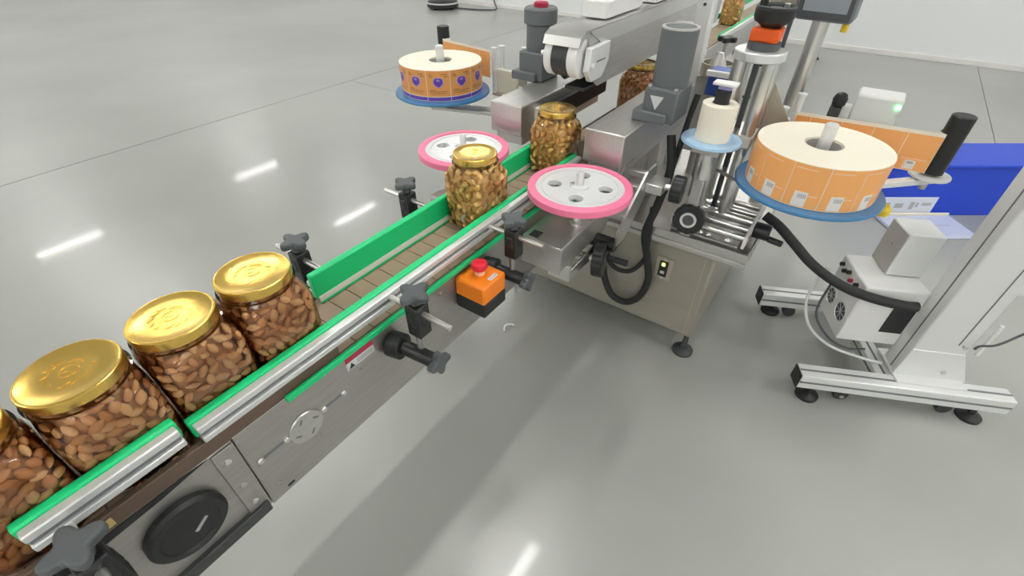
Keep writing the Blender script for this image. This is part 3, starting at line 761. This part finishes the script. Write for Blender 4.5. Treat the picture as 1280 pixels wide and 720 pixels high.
# guide posts with pale yellow acrylic plates
def guide_posts(label, pts, plate):
    t = thing('web_guide', label, 'guide', (pts[0][0], pts[0][1], .80), 'guide posts of the label webs')
    for (x, y, h) in pts:
        MB().lathe([(.011, .80), (.011, h), (.014, h), (.014, h + .006)], (x, y, 0), n=16).build('guide_post', 'alu_white', t)
    B('guide_plate', 'acrylic_yellow', t, *plate, .002)
    B('guide_base', 'tan_metal', t, plate[0] - .02, plate[1] + .06, plate[2] - .01, plate[3] + .01, .79, .80, .002)
guide_posts('web guide posts with yellowish plate left of the big barcode roll', [(1.80, .132, 1.0), (1.77, .165, .96)], (1.77, 1.79, .14, .20, .80, .93))
guide_posts('web guide posts with yellowish plate between emblem roll and grey motor', [(1.80, 1.36, .98), (1.83, 1.34, .985), (1.86, 1.24, .985)], (1.80, 1.82, 1.24, 1.35, .80, .90))
B('guide_block', 'tan_metal', [o for o in COL.objects if o.name.startswith('web_guide')][-1], 1.82, 1.86, 1.22, 1.30, .84, .875, .002)

# small white core on pale blue disc (wound waste strip)
t = thing('waste_spool', 'cream cardboard spool standing on a pale blue disc between motor and steel posts', 'spool', (1.48, .303, .9))
MB().lathe([(.02, .915), (.086, .915), (.088, .918), (.086, .925), (.02, .925)], (1.48, .303, 0), n=56).build('support_disc', 'disc_pale_blue', t)
MB().lathe([(.050, .9255), (.050, 1.028), (.047, 1.030), (.024, 1.030), (.024, 1.01), (.01, 1.01)], (1.48, .303, 0), n=40).build('spool', 'cream_paper', t)
MB().lathe([(.021, 1.00), (.021, 1.062), (.018, 1.066)], (1.48, .303, 0), n=24).build('spindle_cap', 'black', t)
B('clip', 'white_paint', t, 1.462, 1.50, .270, .336, 1.078, 1.086, .002)
B('clip_stem', 'label_pale_purple', t, 1.472, 1.490, .285, .320, 1.066, 1.078, .002)
B('spool_bracket', 'steel', t, 1.44, 1.68, .262, .345, .885, .903, .003)
MB().lathe([(.03, .80), (.03, .885), (.014, .888), (.014, .915)], (1.48, .303, 0), n=20).build('bearing', 'steel_bright', t)
B('spool_post', 'steel', t, 1.462, 1.498, .285, .321, .585, .80, .003)

# column group with ring top
t = thing('column_stand', 'group of round steel columns under a ring plate between spool and big label roll', 'column', (1.69, .275, .545))
for (dx, dy) in ((-.042, .042), (.042, .042), (-.042, -.042), (.042, -.042)):
    MB().cyl((1.69 + dx, .275 + dy, .545), (1.69 + dx, .275 + dy, 1.112), .019, 20).build('column', 'steel_bright', t)
MB().cyl((1.69, .275, .60), (1.69, .275, 1.112), .009, 14).build('lead_screw', 'charcoal', t)
MB().lathe([(.070, 1.110), (.074, 1.113), (.074, 1.134), (.071, 1.137)], (1.69, .275, 0), n=48).build('ring_plate', 'aluminium', t, .001)
B('carriage', 'steel_bright', t, 1.62, 1.76, .21, .34, .86, .90, .004)
MB().prism([(.235, .86), (.235, 1.07), (.135, .93), (.135, .86)], 1.735, 1.741, Matrix(((0, 0, 1, 0), (1, 0, 0, 0), (0, 1, 0, 0), (0, 0, 0, 1)))).build('shield_plate', 'tan_metal', t)
t = thing('height_counter', 'orange and dark grey counter block with black hand wheel on top of the ring plate', 'hand wheel', (1.69, .27, 1.137))
MB().lathe([(.044, 1.137), (.046, 1.141), (.046, 1.158), (.042, 1.160)], (1.69, .272, 0), n=32).build('base', 'charcoal', t)
B('counter_body', 'orange_red', t, 1.652, 1.728, .232, .312, 1.160, 1.196, .006)
MB().lathe([(.028, 1.196), (.030, 1.20), (.050, 1.212), (.054, 1.222), (.054, 1.244), (.050, 1.248), (.046, 1.246), (.043, 1.236), (.018, 1.236), (.016, 1.246), (.002, 1.248)], (1.69, .268, 0), n=44).build('wheel', 'black', t)
MB().lathe([(.052, 1.2465), (.054, 1.250), (.0495, 1.252), (.0480, 1.2465)], (1.69, .268, 0), n=44, cap=False).build('wheel_rim', 'charcoal', t)
MB().lathe([(.008, 1.236), (.008, 1.254)], (1.712, .245, 0), n=12).build('screw_head', 'steel_bright', t)
MB().cyl((1.665, .300, 1.244), (1.665, .300, 1.30), .011, 16).build('grip', 'black', t)

# touch panel on its post
t = thing('touch_panel', 'grey touch screen panel on a steel post at the top edge beside the white wall', 'control panel', (2.02, .14, .545))
MB().cyl((1.98, .17, .545), (1.98, .17, 1.185), .026, 24).build('post', 'steel_bright', t)
Tm = frame_at(1.97, .165, 1.195, R(-8)) @ Matrix.Rotation(R(-10), 4, 'Y')
B('screen_housing', 'monitor_grey', t, -.03, .03, -.085, .085, -.01, .16, .012, Tm)
B('screen_bezel', 'charcoal', t, -.034, -.030, -.078, .078, .000, .150, .003, Tm)
B('screen', 'screen', t, -.036, -.034, -.066, .062, .022, .14, .001, Tm)
B('side_arm', 'tan_metal', t, -.02, .03, .086, .17, -.012, .12, .004, Tm)
MB().lathe([(.010, 0), (.010, .03)], (1.985, .10, 1.155), (0, 0, 1), 12).build('cable_gland', 'yellow', t)

# label sensor with green light behind the web
t = thing('label_sensor', 'white sensor box with green light behind the orange label web', 'sensor', (2.02, -.08, .80))
B('sensor_body', 'white_paint', t, 1.985, 2.09, -.145, -.012, .895, .985, .008)
B('indicator', 'led_green', t, 1.98, 1.986, -.142, -.128, .955, .968, .002)
B('arm', 'white_paint', t, 1.97, 2.01, -.012, .05, .905, .945, .004)
MB().lathe([(.004, .945), (.020, .95), (.022, .97), (.016, .985), (.006, .990)], (1.95, .03, 0), n=20).build('knob', 'black', t)
MB().cyl((2.03, .04, .545), (2.03, .04, .91), .012, 16).build('post', 'steel', t)
B('arm_clamp', 'black_grey', t, 1.93, 2.04, .015, .05, .91, .945, .003)
tag(MB().lathe([(.002, 0), (.014, .003), (.017, .014), (.012, .024), (.002, .027)], (1.76, .20, .935), (-.3, -.4, .3), 16).build('hand_knob', 'black'), 'small round black knob left of the big barcode roll', 'knob')

# small parts between motor and posts, further inside
t = thing('ring_spool', 'tan metal cup with grey cone inside behind the spool', 'spool', (2.05, .56, .95))
MB().lathe([(.055, .95), (.06, .955), (.06, 1.0), (.055, 1.0), (.055, .96)], (2.05, .47, 0), n=32, cap=False).build('cup', 'tan_metal', t)
MB().lathe([(.04, .96), (.03, 1.0), (.012, 1.035), (.002, 1.037)], (2.05, .47, 0), n=24).build('cone', 'steel', t)
MB().cyl((2.05, .47, .545), (2.05, .47, .95), .02, 16).build('post', 'steel', t)
B('back_plate', 'steel_bright', t, 2.10, 2.11, .36, .56, .62, .93, .002)
t = thing('blue_cassette', 'dark blue cassette with white edge behind the cream spool', 'cassette', (1.80, .39, .9))
B('cassette_body', 'blue_part', t, 1.78, 1.86, .35, .43, .955, 1.035, .004)
B('cassette_edge', 'white_paint', t, 1.765, 1.78, .345, .435, 1.02, 1.038, .002)
MB().cyl((1.82, .39, .545), (1.82, .39, .955), .014, 14).build('post', 'steel', t)
for nm, (x, y, z) in (('black star knob behind the tan cup, left of the other', (2.32, .52, 1.02)), ('black star knob behind the tan cup, right of the other', (2.20, .42, 1.0))):
    t = thing('star_knob', nm, 'knob', (x, y, z), 'black star knobs behind the cup')
    m = MB(); star_knob(m, (x, y, z), .04, .02, 4); m.build('head', 'black', t, .004)
    MB().cyl((x, y, .545), (x, y, z), .012, 12).build('stem', 'steel', t)

# ------------------------------------------------------------------ second conveyor behind
t = thing('far_conveyor', 'second conveyor with pale green rails carrying a jar behind the machine', 'conveyor', (4.8, .93, 0))
B('belt', 'belt_tan', t, 3.3, 7.0, .86, 1.02, .755, .77, .002)
B('side_frame', 'steel', t, 3.3, 7.0, .845, .855, .62, .765, .002)
B('side_frame', 'steel', t, 3.3, 7.0, 1.025, 1.035, .62, .765, .002)
B('guide_strip', 'green', t, 3.45, 7.0, .822, .836, .80, .835, .002)
B('guide_strip', 'green', t, 3.45, 7.0, 1.035, 1.049, .80, .835, .002)
B('guide_profile', 'aluminium', t, 3.45, 7.0, .800, .822, .805, .83, .002)
B('end_plate', 'white_paint', t, 3.26, 3.30, .84, 1.04, .74, .775, .003)
B('end_plate', 'white_paint', t, 3.34, 3.38, .86, 1.02, .772, .778, .002)
B('drive_box', 'blue_part', t, 3.2, 3.3, .90, 1.0, .62, .73, .004)
for x in (3.6, 5.2, 6.5):
    for y in (.85, 1.03):
        B('leg', 'charcoal', t, x - .025, x + .025, y - .02, y + .02, .03, .64, .003)
        MB().lathe([(.04, 0), (.038, .014), (.012, .02), (.012, .04)], (x, y, 0), n=16).build('foot', 'black', t)
jar('small looking nut jar on the far conveyor at the top edge', 4.20, y=.96)
fill_jar((4.20, .96, BZ + .001), True, 0, 'one of the nuts in the far conveyor jar', 'x', mind=.017)
t = thing('frame_stand', 'dark steel frame stand on small black feet beside the far conveyor', 'stand', (6.8, .56, 0))
for x in (6.46, 7.2):
    B('leg', 'charcoal', t, x - .03, x + .03, .53, .59, .03, 1.0, .003)
    MB().lathe([(.06, 0), (.055, .02), (.015, .03), (.015, .05)], (x, .56, 0), n=16).build('foot', 'black', t)
B('beam', 'charcoal', t, 6.43, 7.23, .535, .585, .62, .68, .003)
B('beam', 'charcoal', t, 6.43, 7.23, .535, .585, .94, 1.0, .003)

# ------------------------------------------------------------------ mobile stand on the right
T = frame_at(1.68, -.53, 0, math.atan2(-.906, .424))
sd = thing('mobile_stand', 'white aluminium profile stand with levelling feet and tall column at the right edge', 'stand', (1.74, -.50, 0))
def profile_bar(x0, x1, y0, y1, z0, z1, along):
    """aluminium extrusion: body and recessed grooves shown as stacked flanges"""
    h = (z1 - z0)
    bar = B('profile_bar', 'alu_white', sd, x0, x1, y0, y1, z0, z1, .004, T)
    e = .0012
    if along == 'x':
        for k in (.5,):
            B('groove', 'alu_groove', bar, x0 + .002, x1 - .002, y0 - e, y0 + .002, z0 + h * k - .004, z0 + h * k + .004, 0, T)
        B('groove', 'alu_groove', bar, x0 + .002, x1 - .002, (y0 + y1) / 2 - .004, (y0 + y1) / 2 + .004, z1 - .002, z1 + e, 0, T)
    else:
        B('groove', 'alu_groove', bar, (x0 + x1) / 2 - .004, (x0 + x1) / 2 + .004, y0 + .002, y1 - .002, z1 - .002, z1 + e, 0, T)
        B('groove', 'alu_groove', bar, x0 - e, x0 + .002, y0 + .002, y1 - .002, z0 + h * .5 - .004, z0 + h * .5 + .004, 0, T)
    return bar
profile_bar(-.335, .37, .005, .07, .062, .128, 'x')
profile_bar(-.365, .36, .475, .54, .062, .128, 'x')
profile_bar(-.055, .0, .071, .474, .070, .120, 'y')
profile_bar(.155, .21, .071, .474, .070, .120, 'y')
for (y, xl) in ((.0355, -.335), (.5075, -.365)):
    B('end_cap', 'black', sd, xl - .005, xl, y - .032, y + .032, .062, .128, .002, T)
for (x, y) in ((-.27, .0), (.29, .0), (-.29, .49), (.29, .50)):
    MB(T).lathe([(.040, 0), (.040, .012), (.030, .020), (.012, .026), (.011, .0615)], (x, y + .03, 0), n=28).build('levelling_foot', 'black', sd)
for (x, y) in ((-.155, .04), (.20, .04), (-.22, .505), (.20, .505)):
    m = MB(T); m.cyl((x, y - .012, .026), (x, y + .012, .026), .026, 20); m.box(x - .016, x + .016, y - .018, y + .018, .05, .0615)
    m.build('caster', 'black_grey', sd, .002)
MB(T).lathe([(.008, 0), (.008, .004)], (-.155, .0225, .026), (0, -1, 0), 10).build('caster_axle', 'steel_bright', sd)
col = B('column', 'alu_white', sd, .0, .165, .075, .165, .12, 2.0, .005, T)
B('column_groove', 'alu_groove', col, -.0012, .002, .108, .113, .13, 2.0, 0, T)
B('column_groove', 'alu_groove', col, .121, .125, .0738, .077, .30, 2.0, 0, T)
MB(T).prism([(-.01, .128), (.235, .128), (.165, .26), (.0, .26)], -.083, -.071, Matrix(((1, 0, 0, 0), (0, 0, -1, 0), (0, 1, 0, 0), (0, 0, 0, 1)))).build('gusset', 'alu_white', sd, .002)
B('base_plate', 'alu_white', sd, -.01, .22, .03, .20, .128, .136, .002, T)
B('side_panel', 'alu_white', sd, .166, .42, .085, .13, .52, 2.0, .004, T, label='white panel beside the column')
B('cable_strip', 'white_paint', sd, .195, .207, .075, .085, .26, .40, .002, T)
MB(T).tube([(.30, .08, .53), (.28, .06, .44), (.24, .055, .38), (.20, .05, .34), (.17, .06, .32), (.165, .065, .30)], .004, 8).build('wire', 'charcoal', sd)
for z in (.30, .17): MB(T).lathe([(.008, 0), (.008, .008)], (.14, .071, z), (0, -1, 0), 10).build('bolt', 'steel_bright', sd)

cb = thing('control_box', 'white metal control box with round fans hung on the stand column', 'control box', (1.8, -.36, .2))
B('case', 'white_paint', cb, -.205, -.001, .15, .355, .20, .45, .006, T)
B('back_case', 'alu_white', cb, -.115, -.001, .235, .355, .452, .62, .005, T)
B('back_case_side', 'core_card', cb, -.118, -.1155, .24, .35, .456, .615, .001, T)
MB(T).lathe([(.006, 0), (.006, .003)], (-.118, .29, .55), (-1, 0, 0), 10).build('screw', 'steel_bright', cb)
for (yy, zz, r) in ((.205, .29, .040), (.30, .29, .034)):
    f = MB(T).lathe([(r, 0), (r, .004), (r * .9, .005), (r * .86, .002)], (-.205, yy, zz), (-1, 0, 0), 28, False).build('fan_ring', 'aluminium', cb)
    MB(T).lathe([(r * .88, 0), (r * .88, .0012)], (-.205, yy, zz), (-1, 0, 0), 28).build('fan_opening', 'charcoal', f)
    for k in range(4):
        Mx = Matrix.Translation((-.2075, yy, zz)) @ Matrix.Rotation(R(45 * k), 4, 'X')
        MB(T).box(-.0006, .0006, -r * .85, r * .85, -.0012, .0012, Mx).build('fan_guard', 'aluminium', f)
for (yy, zz) in ((.33, .42), (.30, .41), (.27, .425), (.24, .41), (.20, .42)):
    MB(T).lathe([(.008, 0), (.008, .012), (.005, .014)], (-.205, yy, zz), (-1, 0, 0), 12).build('connector', 'black' if yy != .24 else 'sticker_red', cb)
B('outlet', 'black', cb, -.085, -.01, .147, .150, .26, .38, .002, T)
tag(MB(T).tube([(-.235, .36, .38), (-.27, .33, .25), (-.26, .25, .17), (-.20, .17, .145), (-.10, .13, .138), (-.04, .10, .15)], .006, 8).build('cable', 'alu_white', smooth=60), 'pale thin cable looping below the fans of the white control box', 'cable')
tag(MB(T).tube([(-.225, .31, .35), (-.245, .27, .22), (-.20, .20, .16), (-.14, .16, .15), (-.09, .145, .17)], .0045, 8).build('cable', 'charcoal', smooth=60), 'dark thin wire looping below the fans of the white control box', 'cable')

# ------------------------------------------------------------------ blue bin behind the stand
TB = frame_at(3.27, -.31, 0, R(35.08 - 90))
bn = thing('storage_bin', 'blue plastic bin on the floor behind the white stand column', 'bin', (3.6, -.6, 0))
W, D, Hh = 1.10, .30, .308
B('bin_front', 'bin_blue', bn, 0, W, 0, .012, 0, Hh, .004, TB)
B('bin_back', 'bin_blue', bn, 0, W, D - .012, D, 0, Hh, .004, TB)
B('bin_side', 'bin_blue', bn, 0, .012, .012, D - .012, 0, Hh, .004, TB)
B('bin_side', 'bin_blue', bn, W - .012, W, .012, D - .012, 0, Hh, .004, TB)
B('bin_bottom', 'bin_blue', bn, .012, W - .012, .012, D - .012, .0, .012, 0, TB)
B('bin_lid', 'bin_blue', bn, -.012, W + .012, -.012, D + .012, Hh + .001, Hh + .022, .006, TB)
pc_ = B('placard', 'placard', bn, .06, .40, -.004, 0, .02, .125, .001, TB, label='white printed placard')
for (a, b, c, d) in ((.10, .13, .05, .09), (.16, .21, .055, .085), (.25, .275, .045, .095), (.285, .30, .06, .09), (.32, .375, .07, .09)):
    B('placard_print', 'ink_grey', pc_, a, b, -.0048, -.004, c, d, 0, TB)
fm_ = tag(MB(TB).box(.06, .50, -.27, -.03, 0, .02).build('plastic_film_pack', 'film', bevel=.006), 'pale bluish plastic wrapped pack on the floor in front of the blue bin', 'pack')
B('pack_edge', 'cream_paper', fm_, .10, .50, -.028, -.016, .001, .03, .002, TB)
for (a, b, c, d) in ((.12, .15, -.16, -.12), (.18, .20, -.2, -.17), (.30, .42, -.15, -.14)):
    B('pack_print', 'ink_grey', fm_, a, b, c, d, .0201, .0206, 0, TB)

# ------------------------------------------------------------------ far background by the wall
t = thing('equipment_stand', 'black round equipment base with pale rim on the floor at the far wall', 'equipment base', (7.3, 6.65, 0))
MB().lathe([(.26, .02), (.28, .03), (.28, .10), (.24, .13), (.05, .15)], (7.3, 6.65, 0), n=40).build('base', 'black', t)
MB().ring(.29, .275, .085, .105, (7.3, 6.65, 0)).build('rim', 'aluminium', t)
for a in (0, 90, 180, 270):
    MB().lathe([(.03, 0), (.03, .03)], (7.3 + .2 * math.cos(R(a)), 6.65 + .2 * math.sin(R(a)), 0), n=12).build('foot', 'rubber', t)
MB().cyl((7.3, 6.65, .14), (7.3, 6.65, 1.0), .04, 16).build('post', 'black', t)
tag(MB().tube([(7.35, 6.4, .02), (7.45, 6.1, .012), (7.55, 5.85, .012), (7.70, 5.75, .012), (7.85, 5.90, .10), (7.89, 6.0, .4)], .012, 8).build('cable', 'charcoal', smooth=60), 'grey cable on the floor beside the far wall', 'cable')
tag(MB().tube([(1.20, .885, .006), (1.22, .897, .014), (1.24, .893, .012), (1.255, .877, .008), (1.26, .873, .004)], .004, 6).build('paper_curl', 'white_paint', smooth=60), 'tiny white paper curl lying on the floor below the orange stop box', 'paper scrap')
